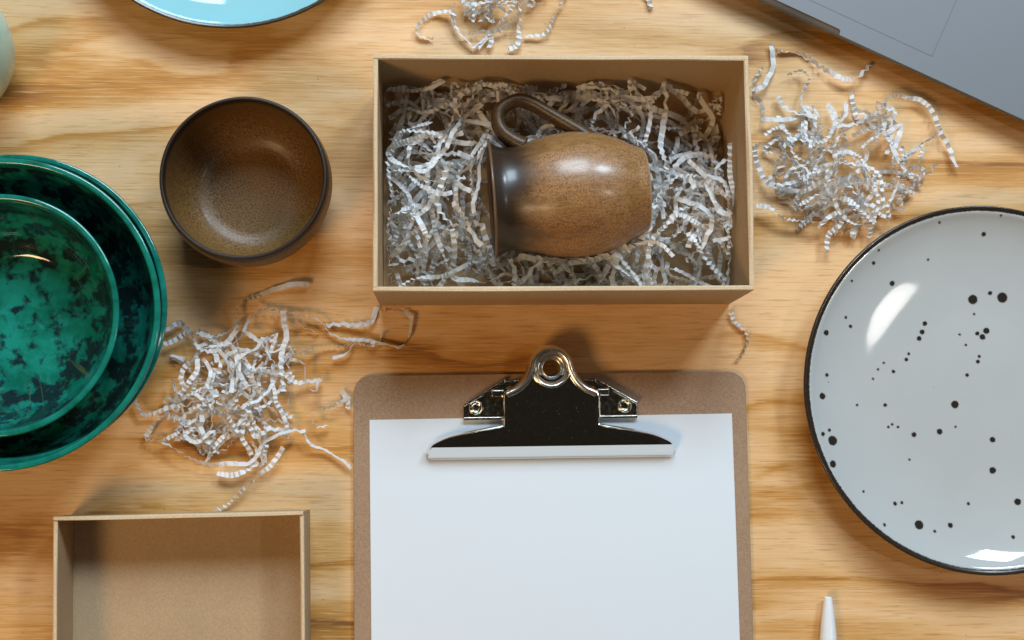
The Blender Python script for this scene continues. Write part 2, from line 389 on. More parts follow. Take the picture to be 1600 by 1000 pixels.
box('bottom_panel', -BW/2 + BT + .1, BW/2 - BT - .1, -BD/2 + BT + .1, BD/2 - BT - .1, 0.3, 1.9, 'kraft', bx)
def shell(parent, W, D, H, T, mat, edge, seed, bow):
    for i, (L, loc, rz) in enumerate([(W, (0, -D/2, 0), 0), (W, (0, D/2, 0), math.pi), (D - 2 * T - 0.1, (-W/2, 0, 0), -math.pi/2), (D - 2 * T - 0.1, (W/2, 0, 0), math.pi/2)]):
        w = wavy_wall('side_panel', L, H, T, mat, parent, loc, rz, seed + i, bow=bow[i])
        # paler raw paper edge that caps the rim
        e = wavy_wall('rim_edge', L, H + 0.25, T + 0.5, edge, w, (0, -0.25, 0), 0, seed + i, bow=bow[i], z0=H - 1.3)
shell(bx, BW, BD, BH, BT, 'kraft', 'kraft_edge', 11, (-0.6, 0.5, 0.4, -0.8))

# ------------------------------------------------------------------ mug lying in the box
A0 = P(768, 313, 38.0); A1 = P(1009, 297, 38.0)       # lip centre, foot centre
axis = A0 - A1; ML = float(np.linalg.norm(axis)); ax = axis / ML
mug = empty('ceramic_mug', 'brown speckled ceramic mug lying on its side in the open box', 'mug', tuple(A1))
zv = Vector(ax); up = Vector((0, 0, 1)); yv = up.cross(zv).normalized(); xv = yv.cross(zv)
# local z along the mug, local y across the table (handle side), local x up/down
mug.rotation_euler = Matrix(((xv[0], yv[0], zv[0]), (xv[1], yv[1], zv[1]), (xv[2], yv[2], zv[2]))).to_euler()
hs = 1.0 if yv[1] > 0 else -1.0
M['mug'] = mat_mug(ML)
L_ = ML
prof = [(0, 1.5), (10, 1.3), (19, 0.6), (22.0, 0.0), (23.6, 1.6), (26.0, 7), (30.4, L_*0.18), (34.0, L_*0.32), (35.4, L_*0.46), (34.2, L_*0.60), (31.2, L_*0.74), (29.0, L_*0.85), (29.2, L_*0.92), (31.6, L_*0.975), (32.9, L_ - 0.5), (32.6, L_ + 0.2), (31.4, L_),
        (28.0, L_*0.95), (26.0, L_*0.86), (28.4, L_*0.74), (31.4, L_*0.60), (32.5, L_*0.46), (31, L_*0.32), (27, L_*0.18), (20, 7), (0, 6)]
lathe('body', prof, 'mug', mug, 112, 0.003, 5)
# ear shaped handle; drawn in (along axis from foot, outwards) and pushed to the table-up side, sagging a little
hp = catmull([(L_*0.33, 28.0), (L_*0.385, 33.0), (L_*0.47, 38.5), (L_*0.60, 46.5), (L_*0.71, 53.0), (L_*0.80, 54.8), (L_*0.90, 50.5), (L_*0.925, 43.5), (L_*0.90, 37.0), (L_*0.835, 31.6), (L_*0.77, 28.0)], 6)
hpts = [(6.0 - 0.05 * (o_ - 30) , hs * o_, a_) for a_, o_ in hp]
if xv[2] < 0: hpts = [(-a, b, c) for a, b, c in hpts]
n_ = len(hpts); rad = [(3.8 + 1.6 * abs(2 * i / (n_ - 1) - 1) ** 3, 5.6 + 1.6 * abs(2 * i / (n_ - 1) - 1) ** 3) for i in range(n_)]
v, f = tube(hpts, rad, 16, (1, 0, 0)); M['handle'] = mat_brown_bowl('handle_glaze', 0, 1e5, 0.42); obj('handle', v, f, 'handle', mug, True)

# ------------------------------------------------------------------ brown bowl
bc = P(380, 277, 52)
M['brown'] = mat_brown_bowl('brown_speckled_glaze', 45.6, 52)
bowl = empty('stoneware_bowl', 'small brown speckled stoneware bowl standing empty on bare wood', 'bowl', (bc[0], bc[1], 0))
lathe('body', [(0, 1.2), (20, 1.2), (22, 0.0), (25, 0.2), (26, 2.5), (32, 6), (40, 14), (45.5, 25), (47.0, 36), (46.4, 46), (45.6, 51), (44.6, 52.1), (43.5, 51.2), (43.2, 46), (43.0, 36), (41.8, 26), (38, 16.5), (32.5, 11.0), (28.2, 8.8), (25.4, 8.0), (22, 7.7), (10, 7.6), (0, 7.5)], 'brown', bowl, 144, 0.003, 8, rot=None)

# ------------------------------------------------------------------ stacked green bowls
def green_profile(R, H, rf, depth_z):
    return [(0, 1.5), (rf * 0.72, 1.5), (rf * 0.78, 0), (rf * 0.9, 0.2), (rf * 1.02, 3), (R * 0.80, H * 0.30), (R * 0.93, H * 0.62), (R * 0.985, H * 0.9), (R, H - 0.6), (R - 1.5, H + 0.4), (R - 3.4, H - 0.5),
            (R - 4.6, H * 0.88), (R * 0.90, H * 0.62), (R * 0.775, H * 0.33), (rf * 1.06, depth_z + 2.6), (rf * 0.92, depth_z + 0.5), (rf * 0.6, depth_z), (0, depth_z - 0.2)]
gs = 'green bowls stacked at the left edge'
c3 = P(13.5, 481, 54); M['green_c'] = mat_green('green_glaze_under', 3, 44, 84, 54, 0.06, 0.3)
b3 = empty('glazed_bowl', 'lowest green bowl of the stack, only a sliver of rim showing', 'bowl', (c3[0], c3[1], 0), 0, gs)
lathe('body', green_profile(84.2, 54, 44, 7), 'green_c', b3, 160, 0.003, 3)
c2 = P(0.5, 489, 62); M['green_b'] = mat_green('green_glaze_large', 1, 44, 84, 54, 0.10, 0.12)
b2 = empty('glazed_bowl', 'large dark green bowl in the middle of the stack', 'bowl', (c2[0], c2[1], 8.6), 0, gs)
lathe('body', green_profile(84.0, 54, 44, 7), 'green_b', b2, 160, 0.003, 4)
c1 = P(-7, 491, 67); M['green_a'] = mat_green('green_glaze_small', 2, 38, 64.6, 49, 0.11, 0.6)
b1 = empty('glazed_bowl', 'smallest teal green bowl on top of the stack with ochre drips', 'bowl', (c1[0], c1[1], 17.0), 0, gs)
lathe('body', green_profile(64.6, 49, 38, 7), 'green_a', b1, 160, 0.003, 6)

# ------------------------------------------------------------------ plates
def plate_z(r, R, H):
    q = R / 106.2; d = max(r / q - 40.0, 0.0)
    return H - 1.0 - 12.1 * q + q * (0.5 * 0.0047 * d * d + 3.1 * (d / 62.0) ** 7)
def plate_profile(R, H, rf):
    inner = [(R * u, plate_z(R * u, R, H)) for u in (0.96, 0.93, 0.90, 0.86, 0.82, 0.77, 0.72, 0.66, 0.60, 0.54, 0.48, 0.42, 0.36, 0.25)]
    return [(0, 3.0), (rf * 0.80, 3.0), (rf * 0.83, 0), (rf * 0.90, 0), (rf * 0.95, 3.2), (R * 0.80, H * 0.38), (R * 0.93, H * 0.62), (R - 0.9, H - 2.6), (R, H - 1.1), (R - 0.5, H - 0.05), (R - 1.4, H - 0.1), (R - 2.8, H - 0.6)] + inner + [(0, plate_z(0, R, H))]
pc = P(1543.5, 606.5, 22); PZ = 22
DOTS = [(1520, 468, 7.5), (1566, 465, 8.0), (1547, 458, 3.2), (1541, 517, 5), (1535, 526.5, 4.6), (1527, 521, 3.2), (1445, 505.5, 3.6), (1441, 519, 3.8), (1436, 529, 3.6), (1492, 632, 6), (1468, 674.5, 4.4), (1428, 679, 3.8),
        (1301, 688.5, 7.5), (1301.5, 725, 5.4), (1286, 678, 3.3), (1296, 672, 2.6), (1285, 619, 5.0), (1436, 820, 7), (1485, 821, 3.8), (1551, 687, 4.2), (1551, 735, 5.2), (1590, 784, 5.2), (1537, 366, 3.4), (1394, 443, 4), (1365, 411, 2.8), (1373, 391, 2.0),
        (1291, 520, 4.3), (1292, 586, 3.0), (1321.5, 496, 2.2), (1329, 510, 2.6), (1416, 562, 2.8), (1420, 553, 2.2), (1396, 580.5, 2.6), (1381, 567, 1.8), (1372, 577, 1.8), (1364, 592, 1.9), (1339, 633, 2.0), (1383, 633, 2.8), (1394, 663, 2.0), (1403, 667, 2.0), (1388, 667, 1.8),
        (1528, 565, 3.0), (1530, 557, 2.4), (1511, 586, 2.8), (1499.5, 522.5, 1.9), (1522, 491, 2.0), (1513, 787, 2.4) , (1398.5, 787, 3.0), (1409, 785.5, 2.4), (1460.5, 830, 2.2), (1382, 820, 2.6), (1583, 839, 2.8), (1421, 718, 1.9), (1493, 667, 1.7), (1331, 439, 1.8), (1450, 406, 1.8), (1468, 348, 1.8), (1349, 768, 1.7), (1509, 539, 1.8), (1564, 337, 1.6)]
def dotlist(c, zs):
    out = []
    for (u, w, r) in DOTS:
        z = 9.0
        for _ in range(4):
            q = P(u, w, z); z = plate_z(math.hypot(q[0] - c[0], q[1] - c[1]), 106.2, PZ)
        q = P(u, w, z); out.append((q[0] - c[0], q[1] - c[1], max(r, 1.6) / 2.72))
    return out
M['speckled'] = mat_speckled('speckled_white_glaze', (0.465, 0.472, 0.455), 106.2, dotlist(pc, 0), (0.028, 0.019, 0.013), small=0.05, rim_w=3.2)
pl = empty('dinner_plate', 'grey white plate with black speckles and dark brown rim', 'plate', (pc[0], pc[1], 0))
lathe('body', plate_profile(106.2, PZ, 70), 'speckled', pl, 200, 0.0015, 12, 8)
tcn = P(358, -221, 22)
M['turquoise'] = mat_speckled('turquoise_glaze', (0.27, 0.55, 0.60), 101.5, [], (0.055, 0.040, 0.025), small=0.0, rim_w=2.2)
tp = empty('dinner_plate', 'turquoise plate with thin dark rim at the top edge', 'plate', (tcn[0], tcn[1], 0))
lathe('body', plate_profile(101.5, PZ, 68), 'turquoise', tp, 200, 0.0015, 13, 8)

# ------------------------------------------------------------------ mint cup at the left edge
cc = P(-104, 74, 40)
M['mint'] = mat_speckled('mint_glaze', (0.40, 0.56, 0.44), 0, [], (0, 0, 0), small=0.16, cell=11.0)
cup = empty('ceramic_cup', 'pale mint green cup with dark specks, cut off by the frame', 'cup', (cc[0], cc[1], 0))
lathe('body', [(0, 1), (22, 1), (23, 0), (26, 0.3), (33, 8), (39.5, 22), (41.3, 38), (38.5, 56), (34.5, 70), (33.6, 76), (32.8, 77), (31.8, 76), (32.6, 68), (36.5, 55), (38.8, 38), (37, 22), (30, 9), (0, 5)], 'mint', cup, 128, 0.003, 21)

# ------------------------------------------------------------------ laptop
e0 = P(1190, -1, 15)[:2]; e1 = P(1600, 188, 15)[:2]
dv = (e1 - e0) / np.linalg.norm(e1 - e0); la = math.atan2(dv[1], dv[0])
le = P(1311, 55, 15)[:2]; s_end = float((le - e0) @ dv)          # where the finger notch ends
lo = empty('laptop', 'open grey aluminium laptop, palm rest and trackpad edge in view', 'laptop', (e0[0], e0[1], 0), la)
NW = 3.2; s_beg = s_end - 62
def arc(cx, cy, r, a0, a1, n=6): return [(cx + r * math.cos(math.radians(a0 + (a1 - a0) * k / n)), cy + r * math.sin(math.radians(a0 + (a1 - a0) * k / n))) for k in range(n + 1)]
x_l, x_r, dep = s_beg - 150, s_end + 150, 235
out = [(x_l, 8), *arc(x_l + 8, 8, 8, 180, 270)[1:], (s_beg, 0), (s_beg, 0.6), *arc(s_beg + 1.9, NW - 1.6, 1.6, 180, 90, 4), *arc(s_end - 1.9, NW - 1.6, 1.6, 90, 0, 4), (s_end, 0.0), *arc(x_r - 8, 8, 8, 270, 360), *arc(x_r - 8, dep - 8, 8, 0, 90), *arc(x_l + 8, dep - 8, 8, 90, 180)]
prism('top_case', out, 14.0, 15.0, 'alu', lo, 0.35)
low = [*arc(x_l + 8, 8, 8, 180, 270), *arc(x_r - 8, 8, 8, 270, 360), *arc(x_r - 8, dep - 8, 8, 0, 90), *arc(x_l + 8, dep - 8, 8, 90, 180)]
n = len(low); ctr = np.array([(x_l + x_r) / 2, dep / 2])
v, f = [], []
for (z, ins) in ((13.95, 0.05), (10.5, 0.2), (7.0, 2.2), (4.6, 7.5), (3.4, 15)):
    for q in low:
        d = np.array(q) - ctr; k = 1 - ins / np.abs([ (x_r - x_l) / 2, dep / 2]); v.append((ctr[0] + d[0] * k[0], ctr[1] + d[1] * k[1], z))
for i in range(4):
    for k in range(n): f.append((i * n + k, i * n + n + k, i * n + n + (k + 1) % n, i * n + (k + 1) % n))
f += [tuple(range(n)), tuple(range(5 * n - 1, 4 * n - 1, -1))]
obj('bottom_case', v, f, 'alu', lo, True)
for qx in (x_l + 30, x_r - 30):
    for qy in (24, dep - 24):
        lathe('foot', [(0, 0), (5, 0.1), (6, 1), (6, 3.8)], 'black', lo, 24, 0, 0, 3, loc=(qx, qy, 0))
ta, tb_ = P(1491, 0, 15)[:2], P(1456, 88, 15)[:2]
tl = tb_ - e0; tx, ty = float(tl @ dv), float(tl @ np.array([-dv[1], dv[0]]))
# trackpad: a slightly proud glass plate inside a thin dark gap
box('trackpad_gap', tx - 106, tx + 0.25, ty - 0.25, ty + 82, 14.9, 15.03, 'seam', lo)
box('trackpad', tx - 105.6, tx - 0.15, ty + 0.12, ty + 81.6, 14.9, 15.08, 'alu', lo)

# ------------------------------------------------------------------ clipboard
ca = 0.014
cb0 = P(861, 716, 3)                               # local origin: middle of the clip's mouth on the board
cl = empty('clipboard', 'brown hardboard clipboard with a chrome clip', 'clipboard', (cb0[0], cb0[1], 0), ca)
def loc_of(px, py, z):
    q = P(px, py, z) - np.array([cb0[0], cb0[1], 0]); return (q[0] * math.cos(ca) + q[1] * math.sin(ca), -q[0] * math.sin(ca) + q[1] * math.cos(ca))
xL = loc_of(552.5, 700, 3)[0]; xR = loc_of(1168, 700, 3)[0]; yT = loc_of(860, 583.5, 3)[1]
rc = 10
prism('board', [*arc(xL + rc, yT - 316 + rc, rc, 180, 270, 8), *arc(xR - rc, yT - 316 + rc, rc, 270, 360, 8), *arc(xR - rc, yT - rc, rc, 0, 90, 8), *arc(xL + rc, yT - rc, rc, 90, 180, 8)], 0.1, 3.1, 'hard', cl, 0.4)
# clip base: bent plate with wings
wing = [(50.2, 22.6), (50.2, 31.0), (26.5, 44.6), (15, 45.4), (-15, 45.4), (-26.5, 44.6), (-50.2, 31.0), (-50.2, 22.6)]
base = prism('clip_base', wing, 3.75, 5.0, 'nickel', cl, 0.35)
for sx in (-1, 1):
    # turned-up rims along the wing's lower and slanted edges
    q = [(sx * 25, 22.4), (sx * 50.3, 22.4), (sx * 50.3, 24.1), (sx * 25, 24.1)]
    prism('folded_edge', q if sx > 0 else q[::-1], 5.0, 6.6, 'nickel', base, 0.5)
    q = [(sx * 50.0, 30.0), (sx * 50.0, 31.6), (sx * 26, 45.8), (sx * 26, 43.6)]
    prism('folded_edge', q if sx > 0 else q[::-1], 5.0, 9.0, 'nickel', base, 0.5)
    q = [(sx * 27, 35.5), (sx * 34, 35.5), (sx * 34, 39.6), (sx * 27, 39.6)]
    prism('spring_tab', q if sx > 0 else q[::-1], 5.0, 10.5, 'nickel', base, 0.9, 3)
    lathe('rivet', [(4.3, 5.0), (4.1, 5.9), (3.2, 6.7), (2.3, 6.5), (1.7, 5.7), (1.6, 4.2), (0, 4.1)], 'nickel', base, 40, 0.0, 0, 4, loc=(sx * 43.0, 29.6, 0))
v, f = tube([(x, 38.5, 9.5) for x in (-25, -8, 8, 25)], [(3.2, 3.2)] * 4, 14); obj('spring', v, f, 'nickel', cl, True)
# clip lever: one pressed sheet of steel. half outline (x >= 0), from the mouth up to the ring
RC = (0.0, 51.0)
half = [(71.2, 1.0), (70.6, 4.0), (68.8, 7.2), (66.0, 9.2), (58, 12.4), (46, 14.8), (34, 16.8), (28.2, 17.8), (27.0, 19.2), (26.8, 27), (26.6, 36.4), (24.8, 38.2), (20.8, 40.0), (17.4, 42.6), (14.6, 46.0), (12.6, 50.0)]
half = [tuple(p) for p in catmull(half, 3)]
ring = [(11.9 * math.cos(math.radians(a)), RC[1] + 11.9 * math.sin(math.radians(a))) for a in range(8, 91, 8)] + [(0, RC[1] + 11.9)]
right = half + ring
outl = right + [(-x, y) for x, y in right[-2::-1]]          # from right mouth corner round to left mouth corner
def zface(y): return 13.4 + (y - 7.2) * 0.11               # the face climbs gently towards the ring
def lever():
    v, f = [], []
    n = len(outl); P2 = np.array(outl)
    T = np.gradient(P2, axis=0); T /= np.linalg.norm(T, axis=1)[:, None]; Nn = np.stack([-T[:, 1], T[:, 0]], 1)   # inward normal (outline runs counter-clockwise)
    def row(ins, dz, zmin=None):
        r = []
        for i in range(n):
            q = P2[i] + Nn[i] * ins
            if i in (0, n - 1): q = P2[i] + np.array([-ins if i == 0 else ins, 0])
            z = zface(max(P2[i][1], 7.2)) + dz
            if P2[i][1] < 7.2: z = 4.0 + (zface(7.2) - 4.0) * max(0, (P2[i][1]) / 7.2) + dz
            r.append(len(v)); v.append((q[0], q[1], max(z, 3.95)))
        return r
    return v, f, row, n
v, f, row, n = lever()
isup = [p[1] > 36.0 for p in outl]
rows = [row(-1.6, -4.5), row(-0.9, -2.0), row(-0.35, -0.5), row(0.0, 0.0), row(0.5, 0.15)]
for a, b in zip(rows[:-1], rows[1:]):
    for i in range(3, n - 4): f.append((a[i], a[i + 1], b[i + 1], b[i]))
# face: fan the rim row to a centre column, mouth lip rolls down to the paper
def fill(r0):
    m = n // 2
    prev = None
    K = 10
    grid = []
    for i in range(m + 1):
        a, b = r0[i], r0[n - 1 - i]
        pa, pb = np.array(v[a]), np.array(v[b]); line = [a]
        for k in range(1, K):
            if a == b: line.append(a); continue
            q = pa + (pb - pa) * k / K; line.append(len(v)); v.append(tuple(q))
        line.append(b); grid.append(line)
    for i in range(m):
        if min(v[grid[i][0]][1], v[grid[i + 1][0]][1]) > 46.5: continue
        for k in range(K):
            q = (grid[i][k], grid[i][k + 1], grid[i + 1][k + 1], grid[i + 1][k])
            q2 = []
            for e in q:
                if e not in q2: q2.append(e)
            if len(q2) > 2: f.append(tuple(q2[::-1]))
    return grid[0]
mouth = fill(rows[-1])
# lip below the mouth line: continues down to the paper
lip = [[], []]
for e in mouth:
    q = v[e]; lip[0].append(len(v)); v.append((q[0] * 0.996, 0.5, 4.3))
    lip[1].append(len(v)); v.append((q[0] * 0.984, -0.1, 3.72))
for a, b in ((mouth, lip[0]), (lip[0], lip[1])):
    for i in range(len(a) - 1): f.append((a[i], b[i], b[i + 1], a[i + 1]))
lev = obj('clip_lever', v, f, 'chrome', cl, 24)
# rolled band that frames the shoulders and the ring
band = [p for p in outl if p[1] > 36.9]
B2 = np.array(band); Tb = np.gradient(B2, axis=0); Tb /= np.linalg.norm(Tb, axis=1)[:, None]
B2 = B2 + np.stack([-Tb[:, 1], Tb[:, 0]], 1) * 1.5
bp = catmull([(q[0], q[1], zface(q[1]) + 0.7) for q in B2], 3)
v, f = tube([tuple(q) for q in bp], [(2.1, 1.9)] * len(bp), 16); obj('rolled_rim', v, f, 'chrome_soft', lev, True)
# dished eyelet with its hole
zr = zface(RC[1])
ey = lathe('eyelet', [(11.6, zr - 2.0), (11.3, zr + 0.7), (10.2, zr + 1.3), (8.8, zr + 0.5), (7.2, zr - 1.0), (6.2, zr - 0.1), (5.4, zr + 0.7), (4.8, zr), (4.6, zr - 4), (4.7, zr - 8)], 'chrome_soft', lev, 64, 0, 0, 5, loc=(0, RC[1], 0))

# paper sheet held by the clip
v, f = [], []
for j in range(41):
    for i in range(9):
        x, y = 210 * i / 8, -297 * j / 40
        v.append((x, y, 0.02 + 0.25 * math.sin(j * 0.13) ** 2 * (1 if j > 4 else 0)))
for j in range(40):
    for i in range(8):
        a = j * 9 + i; f.append((a, a + 9, a + 10, a + 1))
ps = obj('paper_sheet', v, f, 'paper', None, True, (-48.88, 24.55, 3.2), (0, 0, 0.019))
tag(ps, 'blank white sheet of paper held by the clip on the clipboard', 'paper')

# ------------------------------------------------------------------ box lid, lower left
LH = 35.0
q0, q1 = P(84, 808, LH), P(474, 799, LH); lw = float(np.linalg.norm((q1 - q0)[:2])); lr = math.atan2(q1[1] - q0[1], q1[0] - q0[0])
LD = 212.0; dwn = np.array([math.sin(lr), -math.cos(lr), 0]); lc = (q0 + q1) / 2 + dwn * LD / 2
ld = empty('box_lid', 'empty kraft cardboard box lid lying upside down at the lower left', 'box lid', (lc[0], lc[1], 0), lr)
box('bottom_panel', -lw/2 + 1.9, lw/2 - 1.9, -LD/2 + 1.9, LD/2 - 1.9, 0.3, 1.8, 'lid', ld)
shell(ld, lw, LD, LH, 1.8, 'lid', 'kraft_edge', 31, (0.3, 0.5, 0.8, -0.5))

# ------------------------------------------------------------------ pen
pt = P(1293.5, 934, 4.6)[:2]; pe = P(1293.8, 1000, 4.6)[:2]
pn = empty('ballpoint_pen', 'white plastic pen tip poking in at the bottom edge', 'pen', (pt[0], pt[1], 4.9)); pn.rotation_euler = (math.pi / 2, 0, math.atan2(pe[0] - pt[0], pt[1] - pe[1]))
lathe('barrel', [(0, 0.0), (2.0, 0.0), (2.35, 0.4), (3.6, 10), (4.6, 20), (4.9, 30), (4.9, 90), (4.9, 118), (4.6, 120), (0, 120)], 'white_plastic', pn, 40, 0, 0, 5)
lathe('tip_hole', [(0, -0.02), (0.6, -0.05), (1.1, -0.05), (1.25, 0.2)], 'seam', pn, 24, 0, 0, 3)

# ------------------------------------------------------------------ shredded crinkle paper
def strand(name, pts, parent, rnd, width=2.8, half=None, amp=None, zmin=0.35, clip=None, twist=1.0, kink=1.0):
    """one strip of paper folded like an accordion and then pulled loose: uneven folds, kinks and twists"""
    c = catmull(pts, 14); seg = np.linalg.norm(np.diff(c, axis=0), axis=1); s = np.concatenate([[0], np.cumsum(seg)])
    half = half or rnd.uniform(1.2, 2.1); amp = amp if amp is not None else half * rnd.choice((0.22, 0.34, 0.44, 0.54))
    # kinks: small sideways jogs of the path every few millimetres
    nk = max(3, int(s[-1] / 6.5)); sk = np.linspace(0, s[-1], nk)
    J = np.array([[rnd.uniform(-1, 1), rnd.uniform(-1, 1), rnd.uniform(-.6, .9)] for _ in range(nk)]) * kink * 1.15
    st, x = [0.0], 0.0; loose = 1.0
    while x < s[-1]:
        if rnd.random() < 0.12: loose = rnd.choice((0.8, 1.0, 1.0, 1.5, 2.0))
        x += half * loose * rnd.uniform(0.7, 1.35); st.append(x)
    st = np.array(st[:-1] + [s[-1]]); n = len(st) - 1
    c = np.stack([np.interp(st, s, c[:, k]) + np.interp(st, sk, J[:, k]) for k in range(3)], 1)
    T = np.gradient(c, axis=0); T /= np.maximum(np.linalg.norm(T, axis=1), 1e-6)[:, None]
    th = rnd.uniform(0, 6.28); N = np.array([math.cos(th), math.sin(th), rnd.uniform(-1, 1)]); ang = rnd.uniform(-0.6, 0.6)
    w = width * rnd.uniform(0.72, 1.15); v, f = [], []; dr = rnd.uniform(-1, 1) * 0.12 * twist; am = amp
    for i in range(n + 1):
        N = N - T[i] * (N @ T[i]); N /= max(np.linalg.norm(N), 1e-6)
        B = np.cross(T[i], N); ang += dr + rnd.uniform(-.34, .34) * twist
        Ni = N * math.cos(ang) + B * math.sin(ang); Bi = np.cross(T[i], Ni)
        am += (amp - am) * 0.2 + rnd.uniform(-.42, .42) * amp; am = max(0.08, min(am, amp * 1.7))
        sh = rnd.uniform(-.22, .22)
        o = Ni * am * (1 if i % 2 else -1)
        for sg in (-1, 1):
            q = c[i] + o + Bi * sg * w / 2 + T[i] * sh * sg
            q[2] = max(q[2], zmin + 0.05 * (i % 2))
            if clip is not None: q = clip(q)
            v.append(q)
    for i in range(n): f.append((2 * i, 2 * i + 1, 2 * i + 3, 2 * i + 2))
    return obj(name, v, f, 'crinkle', parent)

def pile(name, label, lists, conv, core, ncore, seed, zc, parent_loc=None, avoid=None):
    rnd = random.Random(seed); ctr = conv(*core[:2])
    b0 = P(*ctr, 0); e = empty(name, label, 'shredded paper', (b0[0], b0[1], 0), 0, 'loose heaps of shredded paper')
    def world(zx, zy, z): return P(*conv(zx, zy), z) - np.array([b0[0], b0[1], 0])
    def hz(zx, zy):
        d = ((zx - core[0]) / core[2]) ** 2 + ((zy - core[1]) / core[3]) ** 2
        return zc * math.exp(-d * 0.9)
    for L in lists:
        kw = {}
        if isinstance(L, tuple): L, kw = L
        z0 = rnd.uniform(0.2, 0.9); pts = [world(x, y, 1.7 + hz(x, y) * (0.75 + 0.45 * rnd.random()) + rnd.uniform(0, 2.2)) for x, y in L]
        strand('paper_strand', pts, e, rnd, **kw)
    for k in range(ncore):
        a = rnd.uniform(0, 6.28); r = math.sqrt(rnd.random()) * 0.85
        x, y = core[0] + core[2] * r * math.cos(a), core[1] + core[3] * r * math.sin(a); h = rnd.uniform(0, 6.28); lev_ = rnd.random(); pts = []
        turn = rnd.choice((-1, 1)) * rnd.uniform(0.15, 0.75)
        for j in range(rnd.randint(4, 9)):
            pts.append(world(x, y, 1.6 + hz(x, y) * 1.15 * min(1, max(0, lev_ + rnd.uniform(-.25, .25)))))
            h += turn + rnd.uniform(-.6, .6); st = rnd.uniform(0.20, 0.36) * (core[2] + core[3]) / 2
            x += st * math.cos(h); y += st * math.sin(h)
            d = ((x - core[0]) / core[2]) ** 2 + ((y - core[1]) / core[3]) ** 2
            if d > 1.0: h = math.atan2(core[1] - y, core[0] - x) + rnd.uniform(-.8, .8)
        strand('paper_strand', pts, e, rnd)
    return e
left = [[(150, 240), (220, 205), (260, 250), (310, 310), (380, 310), (440, 265), (465, 215), (455, 150), (500, 105), (570, 75), (640, 50), (700, 40), (755, 45)],
        [(530, 130), (650, 150), (740, 175), (820, 195), (850, 245), (930, 265), (1060, 290), (1140, 305), (1190, 240), (1195, 180), (1150, 148), (1085, 150)],
        [(1045, 140), (1020, 200), (960, 215), (890, 210), (840, 215)], [(560, 385), (640, 380), (690, 340), (760, 320), (830, 300), (900, 300), (950, 290), (1040, 300), (1075, 250)],
        [(660, 150), (665, 230), (655, 330), (650, 400), (655, 490)], [(575, 260), (530, 310), (480, 350), (440, 420), (430, 500)], [(70, 690), (120, 610), (200, 540), (270, 440), (300, 390), (295, 330)],
        [(70, 690), (150, 700), (230, 650), (240, 600), (320, 550)], [(40, 520), (60, 580), (100, 590), (160, 570), (230, 540)], [(210, 600), (240, 680), (300, 705), (360, 660), (340, 760), (330, 790)],
        [(150, 710), (220, 740), (290, 780), (350, 800), (420, 800), (480, 800), (540, 770), (580, 700), (650, 660), (740, 655)], ([(740, 655), (770, 710), (840, 745), (910, 780), (940, 820)], dict(amp=0.2, width=2.0)),
        ([(370, 985), (430, 965), (490, 900), (550, 850), (570, 780), (580, 720)], dict(amp=1.0)), [(560, 840), (610, 810), (640, 760), (650, 730)], [(370, 835), (430, 840), (490, 820), (540, 790)], [(760, 590), (830, 560), (900, 535), (935, 515)],
        [(690, 350), (750, 380), (740, 440), (790, 500), (800, 440)], [(360, 560), (420, 620), (480, 675), (490, 590), (540, 680), (600, 640)], [(870, 350), (920, 335), (950, 290)], [(150, 300), (200, 280), (250, 240)], [(740, 560), (760, 590), (800, 640), (850, 630)],
        [(480, 230), (520, 180), (600, 160), (660, 200), (760, 230), (810, 240)], [(600, 260), (640, 290), (700, 310), (760, 330)]]
pile('crinkle_paper_heap', 'loose heap of white shredded paper below the small brown bowl', left, lambda x, y: (200 + x / 2.702, 430 + y / 2.702), (460, 500, 275, 255), 46, 4, 17)
right_ = [[(150, 160), (165, 230), (130, 310), (80, 340), (120, 380), (120, 440), (180, 440), (270, 430), (330, 440)], [(170, 190), (260, 195), (330, 245), (400, 285), (480, 285), (520, 240)], [(125, 250), (92, 290), (88, 335)],
          [(215, 275), (270, 265), (300, 300), (270, 350), (275, 400)], [(170, 360), (230, 410), (300, 430), (350, 470), (430, 465), (500, 450), (550, 410), (580, 370), (640, 355), (710, 380), (770, 440), (790, 500), (815, 550), (830, 600), (855, 620)],
          ([(645, 595), (700, 550), (750, 510), (790, 480)], dict(amp=0.3)), [(690, 700), (740, 650), (760, 605)], [(88, 550), (130, 540), (190, 570), (240, 600), (310, 650)], [(88, 550), (110, 620), (150, 690), (220, 690), (300, 660), (370, 690)],
          [(105, 760), (160, 780), (220, 820), (300, 830), (380, 820), (450, 800), (520, 800)], [(355, 935), (370, 880), (410, 840), (430, 790)], [(130, 500), (190, 470), (220, 510), (200, 560)], [(290, 450), (290, 510), (330, 550), (400, 540)], [(310, 650), (330, 590), (370, 550)],
          [(260, 770), (330, 720), (400, 740), (470, 760), (540, 830)]]
pile('crinkle_paper_heap', 'loose heap of white shredded paper between box, laptop and speckled plate', right_, lambda x, y: (1140 + x / 2.381, y / 2.381), (430, 620, 265, 225), 48, 9, 17)
top = [[(440, 130), (435, 60), (380, 60), (310, 90), (270, 130), (290, 165), (340, 180)], [(450, 20), (440, 80), (470, 140), (520, 190), (540, 228)], [(530, 225), (590, 180), (640, 130), (700, 60), (720, 10)], [(600, 160), (680, 120), (740, 60), (790, 5), (800, -40)],
       [(945, 0), (920, 60), (880, 150), (820, 160), (760, 165)], [(740, 0), (745, 80), (750, 170), (735, 210), (690, 232)], [(520, -20), (530, 100), (510, 40), (480, 10)], [(590, 20), (600, 110)], [(640, 0), (560, 20), (500, 10), (460, -30)], [(480, 160), (560, 140), (640, 150), (710, 120)], [(600, 230), (615, 180), (580, 190), (545, 225)], [(945, 0), (960, -50), (900, -90), (820, -60)]]
